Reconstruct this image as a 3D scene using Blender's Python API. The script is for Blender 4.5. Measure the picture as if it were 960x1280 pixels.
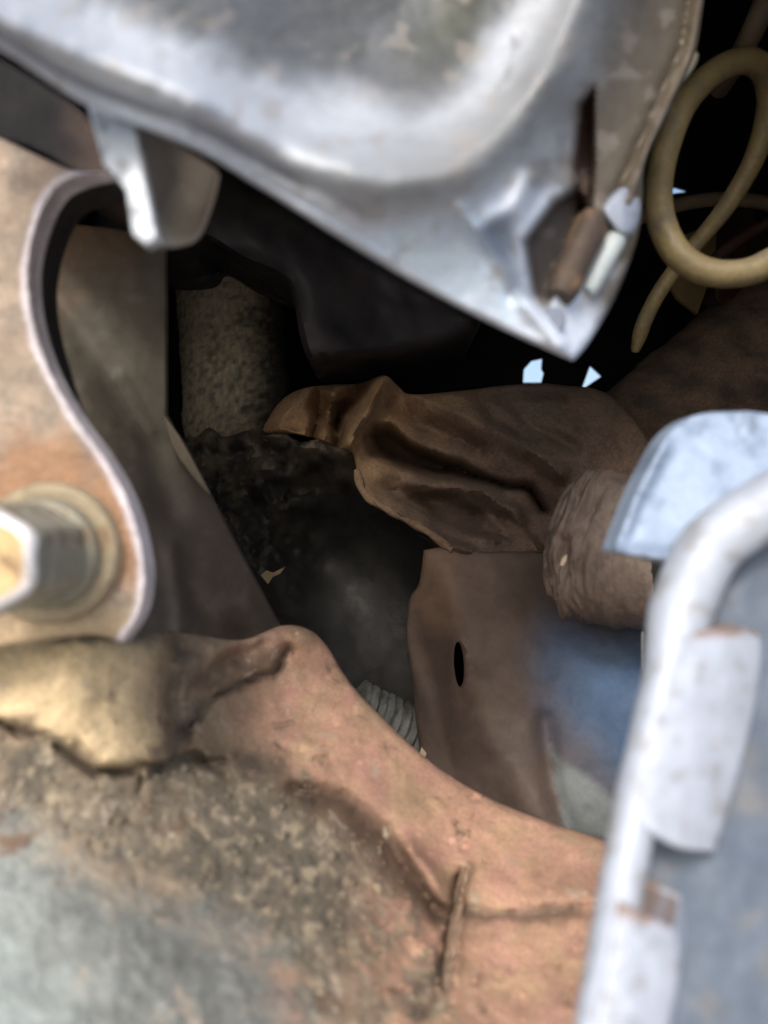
import bpy, bmesh, math, random
import numpy as np
from mathutils import Vector, Matrix
from mathutils.geometry import delaunay_2d_cdt

R = math.radians
for o in list(bpy.data.objects):
    bpy.data.objects.remove(o)
scene = bpy.context.scene
COL = scene.collection
random.seed(7)

# ------------------------------------------------------------------ camera
F = 985.0                                   # focal length in photo pixels (960 x 1280)
cam_d = bpy.data.cameras.new('camera')
cam_d.sensor_fit = 'VERTICAL'
cam_d.sensor_height = 36.0
cam_d.lens = 36.0 * F / 1280.0
cam_d.clip_start = 0.01
cam_d.clip_end = 3000
cam_d.dof.use_dof = True
cam_d.dof.focus_distance = 0.53
cam_d.dof.aperture_fstop = 5.6
cam = bpy.data.objects.new('camera', cam_d)
COL.objects.link(cam)
cam.location = (0, 0, 0)
cam.rotation_euler = (R(90), 0, 0)
scene.camera = cam

# ------------------------------------------------------------------ sky, sun, exposure
SUN_EL, SUN_AZ = 40.0, 195.0                # azimuth clockwise from +Y: behind the camera, a little to the left
w = bpy.data.worlds.new('World')
scene.world = w
w.use_nodes = True
nt = w.node_tree
bg = nt.nodes['Background']
sky = nt.nodes.new('ShaderNodeTexSky')
sky.sky_type = 'NISHITA'
sky.sun_disc = False
sky.sun_elevation = R(SUN_EL)
sky.sun_rotation = R(SUN_AZ)
sky.dust_density = 4.0
sky.air_density = 1.0
nt.links.new(sky.outputs[0], bg.inputs[0])
bg.inputs[1].default_value = 0.15
sd = bpy.data.lights.new('sun', 'SUN')
sd.energy = 1.2
sd.angle = R(14)
sd.color = (1.0, 0.94, 0.86)
sun = bpy.data.objects.new('sun', sd)
COL.objects.link(sun)
dv = Vector((math.sin(R(SUN_AZ)) * math.cos(R(SUN_EL)), math.cos(R(SUN_AZ)) * math.cos(R(SUN_EL)), math.sin(R(SUN_EL))))
sun.rotation_euler = dv.to_track_quat('Z', 'Y').to_euler()
sun.location = dv * 3
scene.view_settings.view_transform = 'Standard'
scene.view_settings.look = 'None'
scene.view_settings.exposure = 0.58
scene.view_settings.gamma = 1.0
scene.view_settings.use_curve_mapping = False

# ------------------------------------------------------------------ numeric helpers
def at(u, v, d):
    """photo pixel + distance along the view axis -> point of the place (metres)"""
    return Vector(((u - 480.0) / F * d, d, -(v - 640.0) / F * d))

def _hash(ix, iy, seed):
    h = (ix * 374761393 + iy * 668265263 + seed * 1442695041) & 0x7fffffff
    h = ((h ^ (h >> 13)) * 1274126177) & 0x7fffffff
    h = h ^ (h >> 16)
    return (h & 0xffff) / 65535.0 * 2 * math.pi

def perlin(x, y, seed=0):
    x = np.asarray(x, float); y = np.asarray(y, float)
    ix = np.floor(x).astype(np.int64); iy = np.floor(y).astype(np.int64)
    fx = x - ix; fy = y - iy
    def g(a, b):
        t = _hash(ix + a, iy + b, seed)
        return np.cos(t) * (fx - a) + np.sin(t) * (fy - b)
    sx = fx * fx * fx * (fx * (fx * 6 - 15) + 10); sy = fy * fy * fy * (fy * (fy * 6 - 15) + 10)
    a = g(0, 0) * (1 - sx) + g(1, 0) * sx
    b = g(0, 1) * (1 - sx) + g(1, 1) * sx
    return (a * (1 - sy) + b * sy) * 1.5

def fbm(x, y, scale, seed=0, octv=4, gain=0.5):
    s = 0; a = 1.0; f = 1.0 / scale
    for k in range(octv):
        s = s + a * perlin(x * f + 17.3 * k, y * f - 9.1 * k, seed + k)
        a *= gain; f *= 2.03
    return s

def ridged(x, y, scale, seed=0, octv=3):
    s = 0; a = 1.0; f = 1.0 / scale
    for k in range(octv):
        s = s + a * (1 - 2 * np.abs(perlin(x * f + 5.3 * k, y * f + 3.1 * k, seed + k)))
        a *= 0.5; f *= 2.1
    return s

def sstep(a, b, x):
    t = np.clip((x - a) / (b - a), 0, 1)
    return t * t * (3 - 2 * t)

def dline(u, v, pts):
    """distance to a polyline and position 0..1 along it"""
    best = np.full(np.shape(u), 1e9); par = np.zeros(np.shape(u))
    L = [0]
    for a, b in zip(pts[:-1], pts[1:]):
        L.append(L[-1] + math.hypot(b[0] - a[0], b[1] - a[1]))
    for i, (a, b) in enumerate(zip(pts[:-1], pts[1:])):
        ax, ay = a; bx, by = b
        dx, dy = bx - ax, by - ay
        t = np.clip(((u - ax) * dx + (v - ay) * dy) / (dx * dx + dy * dy + 1e-9), 0, 1)
        d = np.hypot(u - ax - t * dx, v - ay - t * dy)
        m = d < best
        best = np.where(m, d, best); par = np.where(m, (L[i] + t * (L[i + 1] - L[i])) / L[-1], par)
    return best, par

def inside(u, v, poly):
    r = np.zeros(np.shape(u), bool)
    n = len(poly)
    for i in range(n):
        x1, y1 = poly[i]; x2, y2 = poly[(i + 1) % n]
        if y1 == y2: continue
        c = ((y1 > v) != (y2 > v)) & (u < (x2 - x1) * (v - y1) / (y2 - y1) + x1)
        r ^= c
    return r

def sdist(u, v, poly):
    d, _ = dline(u, v, list(poly) + [poly[0]])
    return np.where(inside(u, v, poly), d, -d)

def spline(pts, closed=True, step=6.0):
    n = len(pts); out = []
    rng = n if closed else n - 1
    for i in range(rng):
        if closed:
            p0, p1, p2, p3 = pts[i - 1], pts[i], pts[(i + 1) % n], pts[(i + 2) % n]
        else:
            p0 = pts[max(i - 1, 0)]; p1 = pts[i]; p2 = pts[i + 1]; p3 = pts[min(i + 2, n - 1)]
        L = math.dist(p1, p2)
        if L < 1e-6: continue
        k = max(1, int(round(L / step)))
        for j in range(k):
            t = j / k
            out.append(tuple(0.5 * (2 * b + (c - a) * t + (2 * a - 5 * b + 4 * c - d) * t * t + (3 * b - a - 3 * c + d) * t ** 3)
                             for a, b, c, d in zip(p0, p1, p2, p3)))
    if not closed: out.append(tuple(pts[-1]))
    return out

def lin(pts, step=6.0):
    out = []; n = len(pts)
    for i in range(n):
        a, b = pts[i], pts[(i + 1) % n]
        k = max(1, int(round(math.dist(a, b) / step)))
        for j in range(k):
            out.append((a[0] + (b[0] - a[0]) * j / k, a[1] + (b[1] - a[1]) * j / k))
    return out

class TPS:
    """smooth depth surface through a few measured points (u, v, distance)"""
    def __init__(self, cps, lam=1e-4):
        P = np.array([(a / 1000., b / 1000.) for a, b, _ in cps]); z = np.array([c for *_, c in cps])
        n = len(P)
        K = self.k(np.hypot(P[:, None, 0] - P[None, :, 0], P[:, None, 1] - P[None, :, 1])) + lam * np.eye(n)
        A = np.zeros((n + 3, n + 3)); A[:n, :n] = K
        A[:n, n] = 1; A[:n, n + 1:] = P; A[n, :n] = 1; A[n + 1:, :n] = P.T
        s = np.linalg.solve(A, np.concatenate([z, [0, 0, 0]]))
        self.P, self.w, self.a = P, s[:n], s[n:]
    @staticmethod
    def k(r): return np.where(r > 1e-9, r * r * np.log(r + 1e-12), 0)
    def __call__(self, u, v):
        x, y = np.asarray(u) / 1000., np.asarray(v) / 1000.
        s = self.a[0] + self.a[1] * x + self.a[2] * y
        for (px, py), wi in zip(self.P, self.w):
            s = s + wi * self.k(np.hypot(x - px, y - py))
        return s

# ------------------------------------------------------------------ object helpers
def tag(o, label=None, cat=None, group=None, kind=None):
    if label: o['label'] = label
    if cat: o['category'] = cat
    if group: o['group'] = group
    if kind: o['kind'] = kind
    return o

def thing(name, loc, label, cat, group=None):
    o = bpy.data.objects.new(name, None)
    o.empty_display_size = 0.02
    COL.objects.link(o)
    o.location = loc
    return tag(o, label, cat, group)

def link(name, verts, faces, mat, parent=None, colors=None, smooth=True, angle=40, org=None):
    org = Vector(org) if org is not None else Vector((0, 0, 0))
    if parent is not None and parent.type == 'EMPTY': org = Vector(parent.location)
    if parent is not None and 'org' in ORG.get(parent.name, {}): org = ORG[parent.name]['org']
    me = bpy.data.meshes.new(name)
    me.from_pydata([tuple(Vector(p) - org) for p in verts], [], faces)
    bm = bmesh.new(); bm.from_mesh(me)
    bmesh.ops.recalc_face_normals(bm, faces=bm.faces)
    bm.to_mesh(me); bm.free()
    if colors is not None:
        a = me.color_attributes.new('tint', 'FLOAT_COLOR', 'POINT')
        c = np.ones((len(verts), 4), np.float32); c[:, :3] = np.clip(colors, 0, 1)
        a.data.foreach_set('color', c.ravel())
    me.materials.append(mat)
    if smooth:
        me.polygons.foreach_set('use_smooth', [True] * len(me.polygons))
        me.set_sharp_from_angle(angle=R(angle))
    me.update()
    o = bpy.data.objects.new(name, me)
    COL.objects.link(o)
    if parent is not None:
        o.parent = parent
        ORG[o.name] = {'org': org}
    else:
        o.location = org
        ORG[o.name] = {'org': org}
    return o
ORG = {}

def sheet(outline, step, depth, thick, holes=(), roll=0.0, roll_d=0.0, colf=None, skew=(0, 0)):
    """solid plate: outline meshed finely, its front shaped by depth(u, v), rounded at the rim, with real thickness"""
    outline = list(outline)
    pts = [Vector(p) for p in outline]; n = len(pts)
    edges = [(i, (i + 1) % n) for i in range(n)]
    for h in holes:
        s = len(pts); pts += [Vector(p) for p in h]
        edges += [(s + i, s + (i + 1) % len(h)) for i in range(len(h))]
    U = np.array([p[0] for p in outline]); V = np.array([p[1] for p in outline])
    us = np.arange(U.min() + step * .5, U.max(), step); vs = np.arange(V.min() + step * .5, V.max(), step * .866)
    gu, gv = np.meshgrid(us, vs); gu = gu + (np.arange(len(vs)) % 2)[:, None] * step * .5
    gu, gv = gu.ravel(), gv.ravel()
    sdv = sdist(gu, gv, outline)
    ok = sdv > max(step * .55, roll * 1.02)
    for h in holes: ok &= sdist(gu, gv, list(h)) < -step * .5
    pts += [Vector((a, b)) for a, b in zip(gu[ok], gv[ok])]
    if roll > 0:
        A = np.array(outline); T = np.roll(A, -1, 0) - np.roll(A, 1, 0)
        T /= np.linalg.norm(T, axis=1)[:, None] + 1e-9
        area = np.sum(A[:, 0] * np.roll(A[:, 1], -1) - np.roll(A[:, 0], -1) * A[:, 1])
        N = np.stack([-T[:, 1], T[:, 0]], 1) * (1 if area > 0 else -1)
        for f in (0.12, 0.35, 0.65, 1.0):
            Q = A + N * roll * f
            s = sdist(Q[:, 0], Q[:, 1], outline)
            for q, sv in zip(Q, s):
                if sv > roll * f * 0.8: pts.append(Vector(q))
    res = delaunay_2d_cdt(pts, edges, [], 0 if not holes else 0, 1e-4)
    P = np.array([(p[0], p[1]) for p in res[0]])
    tris = [tuple(f) for f in res[2]]
    cu = P[np.array(tris)].mean(1)
    keep = inside(cu[:, 0], cu[:, 1], outline)
    for h in holes: keep &= ~inside(cu[:, 0], cu[:, 1], list(h))
    tris = [t for t, k in zip(tris, keep) if k]
    used = sorted({i for t in tris for i in t}); mp = {a: b for b, a in enumerate(used)}
    P = P[used]; tris = [tuple(mp[i] for i in t) for t in tris]
    u, v = P[:, 0], P[:, 1]
    d = depth(u, v) + 0 * u
    if roll > 0:
        t = np.clip(sdist(u, v, outline) / roll, 0, 1)
        d = d + roll_d * (1 - np.sqrt(np.clip(1 - (1 - t) ** 2, 0, 1)))
    front = [at(a, b, c) for a, b, c in zip(u, v, d)]
    th = thick(u, v) if callable(thick) else np.full(len(u), thick)
    back = [p + Vector((skew[0], t, skew[1])) for p, t in zip(front, th)]
    m = len(front)
    faces = list(tris) + [(a + m, c + m, b + m) for a, b, c in tris]
    cnt = {}
    for a, b, c in tris:
        for e in ((a, b), (b, c), (c, a)):
            k = (min(e), max(e)); cnt.setdefault(k, []).append(e)
    for k, es in cnt.items():
        if len(es) == 1:
            a, b = es[0]; faces.append((b, a, a + m, b + m))
    cols = None
    if colf is not None:
        c = np.array(colf(u, v), float)
        if c.ndim == 1: c = np.tile(c, (m, 1))
        cols = np.concatenate([c, c])
    return front + back, faces, cols

def tube(pts, rad, seg=16, disp=None, caps=True, squash=1.0):
    pts = [Vector(p) for p in pts]; n = len(pts)
    rad = rad if hasattr(rad, '__len__') else [rad] * n
    T = [(pts[min(i + 1, n - 1)] - pts[max(i - 1, 0)]).normalized() for i in range(n)]
    up = Vector((0, -1, 0))
    N = (up - T[0] * up.dot(T[0])); N = N.normalized() if N.length > 1e-3 else T[0].orthogonal().normalized()
    V, Fc = [], []
    for i in range(n):
        N = (N - T[i] * N.dot(T[i])).normalized(); B = T[i].cross(N)
        for j in range(seg):
            a = 2 * math.pi * j / seg
            r = rad[i] * (1 + (disp(i / (n - 1), a) if disp else 0))
            V.append(pts[i] + N * math.cos(a) * r + B * math.sin(a) * r * squash)
    for i in range(n - 1):
        for j in range(seg):
            k = (j + 1) % seg
            Fc.append((i * seg + j, i * seg + k, (i + 1) * seg + k, (i + 1) * seg + j))
    if caps:
        Fc.append(tuple(range(seg))[::-1]); Fc.append(tuple((n - 1) * seg + j for j in range(seg)))
    return V, Fc

def lathe(profile, centre, axis, seg=48, flats=0, rot=0.0):
    """profile [(distance along axis, radius)]; flats=6 gives a hexagonal section"""
    axis = Vector(axis).normalized(); n = Vector((1, 0, 0)); n = (n - axis * n.dot(axis)).normalized(); b = axis.cross(n)
    V, Fc = [], []
    sg = flats or seg
    for h, r in profile:
        for j in range(sg):
            a = 2 * math.pi * j / sg + rot
            V.append(Vector(centre) + axis * h + (n * math.cos(a) + b * math.sin(a)) * r)
    for i in range(len(profile) - 1):
        for j in range(sg):
            k = (j + 1) % sg
            Fc.append((i * sg + j, i * sg + k, (i + 1) * sg + k, (i + 1) * sg + j))
    Fc.append(tuple(range(sg))[::-1]); Fc.append(tuple((len(profile) - 1) * sg + j for j in range(sg)))
    return V, Fc

def merge(*ms):
    V, Fc = [], []
    for v, f in ms:
        s = len(V); V += v; Fc += [tuple(i + s for i in t) for t in f]
    return V, Fc

def smooth_path(p3, step=0.004):
    return [Vector(p) for p in spline([tuple(p) for p in p3], False, step)]

# ------------------------------------------------------------------ materials
def mat(name, base=None, var=0.35, nscale=60, rough=0.6, rvar=0.2, metal=0.0, bump=0.25, bscale=300, bdist=0.001,
        spots=(), spec=0.4, aniso=None, tri=None, fine=0.0):
    """base None -> the mesh's own 'tint' attribute. spots: (colour, noise scale, threshold, softness, roughness, metallic)"""
    m = bpy.data.materials.new(name); m.use_nodes = True
    t = m.node_tree; N = t.nodes; L = t.links
    bs = N['Principled BSDF']
    tc = N.new('ShaderNodeTexCoord')
    src = tc.outputs['Object']
    if aniso:
        mp = N.new('ShaderNodeMapping'); mp.inputs['Scale'].default_value = aniso; L.new(src, mp.inputs[0]); src = mp.outputs[0]
    def noise(scale, detail=8, rough_=0.6, dist=0.0):
        n = N.new('ShaderNodeTexNoise'); n.inputs['Scale'].default_value = scale; n.inputs['Detail'].default_value = detail
        n.inputs['Roughness'].default_value = rough_; n.inputs['Distortion'].default_value = dist; L.new(src, n.inputs['Vector']); return n.outputs['Fac']
    def rng(f, a, b, c, d):
        r = N.new('ShaderNodeMapRange'); r.inputs[1].default_value = a; r.inputs[2].default_value = b
        r.inputs[3].default_value = c; r.inputs[4].default_value = d; L.new(f, r.inputs[0]); return r.outputs[0]
    def mixc(f, a, b, mode='MIX'):
        x = N.new('ShaderNodeMix'); x.data_type = 'RGBA'; x.blend_type = mode
        for s, val in ((x.inputs['Factor'], f), (x.inputs[6], a), (x.inputs[7], b)):
            if hasattr(val, 'links'): L.new(val, s)
            else: s.default_value = val
        return x.outputs[2]
    if base is None:
        at_ = N.new('ShaderNodeAttribute'); at_.attribute_name = 'tint'; c = at_.outputs['Color']
    else:
        rgb = N.new('ShaderNodeRGB'); rgb.outputs[0].default_value = (*base, 1); c = rgb.outputs[0]
    f1 = rng(noise(nscale, 9, 0.62, 0.3), 0.28, 0.72, 1 - var, 1 + var * 0.8)
    c = mixc(1.0, c, f1, 'MULTIPLY')
    if fine:
        f3 = rng(noise(nscale * 9, 4, 0.7), 0.3, 0.7, 1 - fine, 1 + fine)
        c = mixc(1.0, c, f3, 'MULTIPLY')
    rr = rng(noise(nscale * 1.7, 6), 0.3, 0.7, rough - rvar, rough + rvar)
    mt = None
    for (sc, ns, th, sf, sr, sm) in spots:
        f = rng(noise(ns, 10, 0.65, 0.6), th - sf, th + sf, 0.0, 1.0)
        c = mixc(f, c, (*sc, 1))
        mr = N.new('ShaderNodeMix'); L.new(f, mr.inputs[0]); L.new(rr, mr.inputs[2]); mr.inputs[3].default_value = sr; rr = mr.outputs[0]
        mm = N.new('ShaderNodeMix'); L.new(f, mm.inputs[0])
        if mt is None: mm.inputs[2].default_value = metal
        else: L.new(mt, mm.inputs[2])
        mm.inputs[3].default_value = sm; mt = mm.outputs[0]
    L.new(c, bs.inputs['Base Color']); L.new(rr, bs.inputs['Roughness'])
    if mt is not None: L.new(mt, bs.inputs['Metallic'])
    else: bs.inputs['Metallic'].default_value = metal
    bs.inputs['Specular IOR Level'].default_value = spec
    if bump:
        bp = N.new('ShaderNodeBump'); bp.inputs['Strength'].default_value = bump; bp.inputs['Distance'].default_value = bdist
        ad = N.new('ShaderNodeMath'); ad.operation = 'ADD'
        L.new(noise(bscale, 8, 0.65), ad.inputs[0]); L.new(noise(bscale * 0.22, 5, 0.6), ad.inputs[1])
        L.new(ad.outputs[0], bp.inputs['Height']); L.new(bp.outputs[0], bs.inputs['Normal'])
    return m

M = {}
M['alu'] = mat('cast_aluminium', None, 0.18, 40, 0.60, 0.08, 0.28, 0.16, 420, 0.0006,
               spots=(((0.055, 0.048, 0.040), 40, 0.72, 0.10, 0.7, 0.2),), fine=0.06)
M['rust'] = mat('rusty_plate', None, 0.28, 70, 0.75, 0.12, 0.15, 0.45, 380, 0.0012, fine=0.22)
M['edge'] = mat('worn_steel_edge', (0.62, 0.58, 0.62), 0.3, 90, 0.45, 0.15, 0.6, 0.3, 400, 0.0008, fine=0.15)
M['bolt'] = mat('weathered_bolt_steel', None, 0.30, 80, 0.58, 0.12, 0.25, 0.35, 350, 0.0010, fine=0.2,
                spots=(((0.20, 0.125, 0.07), 90, 0.60, 0.07, 0.85, 0.0),))
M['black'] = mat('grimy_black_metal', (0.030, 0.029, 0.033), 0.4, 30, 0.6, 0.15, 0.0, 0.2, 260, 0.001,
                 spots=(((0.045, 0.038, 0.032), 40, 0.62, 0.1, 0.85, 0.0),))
M['rubber'] = mat('black_rubber', (0.014, 0.014, 0.016), 0.3, 50, 0.7, 0.1, 0.0, 0.2, 300, 0.001)
M['panel'] = mat('dusty_grey_panel', None, 0.25, 30, 0.62, 0.10, 0.0, 0.16, 240, 0.0006, spec=0.3, fine=0.08)
M['crust'] = mat('mud_crusted_wrap', None, 0.40, 190, 0.9, 0.08, 0.0, 0.7, 600, 0.002, fine=0.4, aniso=(1.3, 1.3, .55))
M['cloth'] = mat('dirty_brown_cloth', None, 0.22, 45, 0.93, 0.05, 0.0, 0.55, 900, 0.0010, fine=0.28, spec=0.15,
                 spots=(((0.09, 0.068, 0.055), 26, 0.68, 0.12, 0.9, 0.0),))
M['mount'] = mat('smooth_dark_rubber', None, 0.2, 30, 0.75, 0.1, 0.0, 0.1, 200, 0.0005, spec=0.2)
M['dark'] = mat('dark_plastic_sheet', None, 0.4, 35, 0.55, 0.15, 0.0, 0.3, 200, 0.0015)
M['mud'] = mat('dried_mud_on_steel', None, 0.30, 70, 0.88, 0.08, 0.0, 0.38, 360, 0.0016, fine=0.18,
               spots=(((0.17, 0.115, 0.08), 48, 0.63, 0.05, 0.85, 0.0), ((0.40, 0.34, 0.27), 85, 0.64, 0.05, 0.95, 0.0)))
M['foil'] = mat('crumpled_sleeve', None, 0.18, 40, 0.66, 0.12, 0.0, 0.5, 300, 0.0014, fine=0.10)
M['hose'] = mat('olive_rubber_hose', (0.195, 0.155, 0.075), 0.35, 45, 0.45, 0.12, 0.0, 0.25, 420, 0.0008, fine=0.16,
                spots=(((0.13, 0.11, 0.075), 60, 0.58, 0.08, 0.8, 0.0),))
M['hose_dim'] = mat('dusty_grey_hose', (0.20, 0.16, 0.11), 0.25, 45, 0.55, 0.12, 0.0, 0.12, 500, 0.0005)
M['wall'] = mat('dark_bay_paint', (0.032, 0.031, 0.034), 0.3, 12, 0.8, 0.1, 0.0, 0.1, 100, 0.001, spec=0.2)
M['maroon'] = mat('maroon_primer', (0.055, 0.028, 0.024), 0.3, 40, 0.6, 0.1, 0.0, 0.2, 300, 0.001)
M['tan'] = mat('tan_painted_tab', (0.22, 0.16, 0.08), 0.25, 60, 0.6, 0.1, 0.0, 0.2, 300, 0.001)
M['ribbed'] = mat('pale_grey_plastic', (0.21, 0.22, 0.205), 0.5, 120, 0.6, 0.1, 0.0, 0.2, 300, 0.001)
M['chip'] = mat('dry_leaf_chip', (0.62, 0.52, 0.36), 0.2, 200, 0.7, 0.1, 0.0, 0.2, 500, 0.0005)

def lerpc(c, col, m):
    return c * (1 - m[:, None]) + np.array(col)[None, :] * m[:, None]

# ------------------------------------------------------------------ the engine bay behind everything, with added unseen light blockers
def wall_holes():
    h1 = [(654, 478), (655, 462), (665, 451), (678, 448), (677, 461), (680, 466), (677, 478)]
    h2 = [(738, 457), (752, 470), (727, 487)]
    h3 = [(820, 231), (846, 234), (862, 239), (826, 244), (820, 243)]
    return [h1, h2, h3]
D_WALL = 0.90
v_, f_, _ = sheet(lin([(-60, -60), (1020, -60), (1020, 1340), (-60, 1340)], 60), 60, lambda u, v: D_WALL + 0 * u, 0.004, holes=wall_holes())
o = link('bay_back_wall', v_, f_, M['wall'], smooth=False); tag(o, kind='structure')
def quadbox(name, a, b, c, d, nrm, th=0.006):
    n = Vector(nrm) * th
    V = [Vector(p) for p in (a, b, c, d)]; V += [p + n for p in V]
    Fq = [(0, 1, 2, 3), (7, 6, 5, 4), (0, 4, 5, 1), (1, 5, 6, 2), (2, 6, 7, 3), (3, 7, 4, 0)]
    o = link(name, V, Fq, M['wall'], smooth=False); tag(o, kind='structure')
XB, ZB = 0.49, 0.64; XF, ZF, YF = 0.21, 0.24, 0.30; YB = 0.895  # unseen funnel walls, added to keep sky light out of the hollow
quadbox('bay_side_wall', (-XF, YF, -ZF), (-XB, YB, -ZB), (-XB, YB, ZB), (-XF, YF, ZF), (-1, 0, 0))
quadbox('bay_side_wall', (XF, YF, -ZF), (XB, YB, -ZB), (XB, YB, ZB), (XF, YF, ZF), (1, 0, 0))
quadbox('bay_roof', (-XF, YF, ZF), (-XB, YB, ZB), (XB, YB, ZB), (XF, YF, ZF), (0, 0, 1))
quadbox('bay_floor', (-XF, YF, -ZF), (-XB, YB, -ZB), (XB, YB, -ZB), (XF, YF, -ZF), (0, 0, -1))

M['ground'] = mat('pale_concrete_yard', (0.40, 0.37, 0.33), 0.2, 1.5, 0.85, 0.1, 0.0, 0.2, 60, 0.01, fine=0.1)
o = link('ground', [(-300, -300, -.70), (300, -300, -.70), (300, 300, -.70), (-300, 300, -.70)], [(0, 1, 2, 3)], M['ground'], smooth=False); tag(o, kind='structure')  # unseen, added for bounce light on down-facing parts

# ------------------------------------------------------------------ cast gearbox casing across the top
casing = thing('gearbox_casing', at(480, 100, 0.25), 'large pale cast aluminium casing with rounded lip hanging across the top', 'casing')
CR = spline([(-140, -40), (0, 24), (120, 76), (240, 124), (360, 182), (440, 212), (510, 222), (575, 206), (635, 158), (685, 90), (722, 15), (760, -90)], False, 14)
CRP = CR + [(760, -400), (-140, -400)]
FL = spline([(-140, -10), (0, 62), (90, 118), (160, 150), (250, 186), (340, 240), (480, 322)], False, 14)
GR = spline([(-140, -28), (0, 42), (90, 96), (170, 128), (260, 162), (350, 212), (450, 262)], False, 14)
cas_base = TPS([(-150, -60, .185), (0, 30, .190), (240, 125, .205), (440, 212, .222), (575, 206, .235), (690, 90, .25), (740, -80, .255),
                (200, -100, .215), (430, 0, .255), (560, 60, .265), (300, -140, .235), (600, -100, .27), (420, 110, .245),
                (0, 75, .196), (160, 150, .209), (340, 245, .225), (480, 325, .238), (600, 395, .250), (715, 450, .262),
                (560, 300, .240), (640, 300, .248), (730, 200, .275), (770, 100, .285), (820, 0, .300), (880, -80, .315), (860, 60, .312), (800, 240, .285), (760, 390, .280)])
lug_pocket = [(652, 300), (690, 250), (722, 232), (735, 262), (700, 345), (684, 392), (664, 372)]
wall_slit = [(722, 130), (742, 110), (742, 210), (738, 290), (722, 284), (716, 210)]
tri_left = [(470, 285), (600, 262), (622, 300), (662, 372), (640, 408), (560, 372)]
tri_mid = [(585, 280), (640, 262), (664, 372), (636, 372)]
def cas_depth(u, v):
    d = cas_base(u, v)
    r, t = dline(u, v, CR)
    wid = np.where(inside(u, v, CRP), 36, 52) - 12 * sstep(.45, .95, t)
    d = d - (0.018 - .005 * sstep(.6, 1, t)) * np.exp(-(r / wid) ** 2)
    g, t = dline(u, v, GR); d = d + .0045 * np.exp(-(g / 7) ** 2) * sstep(1.0, .85, t)
    for dy, am in ((-11, .0026), (9, .0022)):
        g, t = dline(u, v + dy, FL); d = d + am * np.exp(-(g / 4.5) ** 2)
    g, t = dline(u, v, FL); d = d - .003 * np.exp(-(g / 14) ** 2)
    d = d + .022 * sstep(-4, 14, sdist(u, v, lug_pocket))
    d = d + .016 * sstep(-4, 8, sdist(u, v, wall_slit))
    d = d + .006 * sstep(-16, 26, sdist(u, v, tri_mid))
    g, _ = dline(u, v, [(600, 285), (640, 262), (664, 222)]); d = d - .007 * np.exp(-(g / 15) ** 2)
    g, _ = dline(u, v, [(575, 262), (612, 310), (664, 390), (700, 430)]); d = d - .005 * np.exp(-(g / 10) ** 2)
    g, _ = dline(u, v, [(884, -40), (868, 60), (832, 140), (806, 200), (784, 252)]); d = d - .007 * np.exp(-(g / 9) ** 2)
    g, _ = dline(u, v, [(866, -40), (850, 60), (816, 140), (790, 200), (768, 246)]); d = d + .005 * np.exp(-(g / 6) ** 2)
    d = d + .0011 * fbm(u, v, 90, 3, 3) + .0003 * fbm(u, v, 18, 5, 3)
    return d
def cas_col(u, v):
    c = np.tile(np.array((.66, .74, .86)), (len(u), 1))
    n = fbm(u, v, 70, 11, 5)
    r, t = dline(u, v, CR)
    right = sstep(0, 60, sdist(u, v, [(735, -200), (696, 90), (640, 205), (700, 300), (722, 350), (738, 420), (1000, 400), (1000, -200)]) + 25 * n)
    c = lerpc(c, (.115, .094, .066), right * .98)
    c = lerpc(c, (.43, .475, .535), np.where(inside(u, v, CRP), 1.0, np.exp(-(r / 40) ** 2)) * .9)  # ridge painted darker than the down-facing flange to balance the light
    c = lerpc(c, (.22, .225, .22), sstep(.42, .7, t) * np.exp(-(r / 60) ** 2) * .8)  # shade of the ridge's turned-away right part, painted in
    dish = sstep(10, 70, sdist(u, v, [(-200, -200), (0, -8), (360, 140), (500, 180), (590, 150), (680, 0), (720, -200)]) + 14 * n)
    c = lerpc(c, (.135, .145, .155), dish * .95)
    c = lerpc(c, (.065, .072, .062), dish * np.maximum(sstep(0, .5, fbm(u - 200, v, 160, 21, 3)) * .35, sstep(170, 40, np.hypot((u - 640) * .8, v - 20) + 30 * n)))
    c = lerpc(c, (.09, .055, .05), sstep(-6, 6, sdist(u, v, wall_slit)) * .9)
    c = lerpc(c, (.085, .062, .045), sstep(-4, 8, sdist(u, v, lug_pocket)) * .9)  # black gap shade around the studs painted into the pocket
    c = lerpc(c, (.56, .68, .80), sstep(-12, 14, sdist(u, v, tri_left) + 10 * n) * .8)  # sky reflection on the left facet painted as light blue
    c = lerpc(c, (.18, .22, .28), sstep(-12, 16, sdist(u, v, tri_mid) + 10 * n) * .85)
    c = lerpc(c, (.34, .31, .28), sstep(.35, .7, fbm(u, v, 40, 31, 4)) * .4)
    g, _ = dline(u, v, GR); c = lerpc(c, (.30, .32, .36), np.exp(-(g / 7) ** 2) * .7)
    return c
cas_out = spline([(-150, -140), (-150, -14), (-150, -14), (0, 62), (95, 124), (160, 152), (250, 190), (330, 238), (480, 332), (600, 398), (690, 440), (716, 451),
                  (716, 451), (736, 428), (770, 370), (796, 300), (803, 250), (806, 205), (830, 150), (866, 76), (880, 0), (900, -140), (900, -140)], True, 5)
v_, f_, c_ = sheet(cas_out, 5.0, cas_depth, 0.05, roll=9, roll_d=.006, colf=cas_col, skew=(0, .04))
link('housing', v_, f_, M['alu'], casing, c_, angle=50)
def dcas(a, b): return float(cas_base(np.array([a]), np.array([b]))[0])
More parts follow.
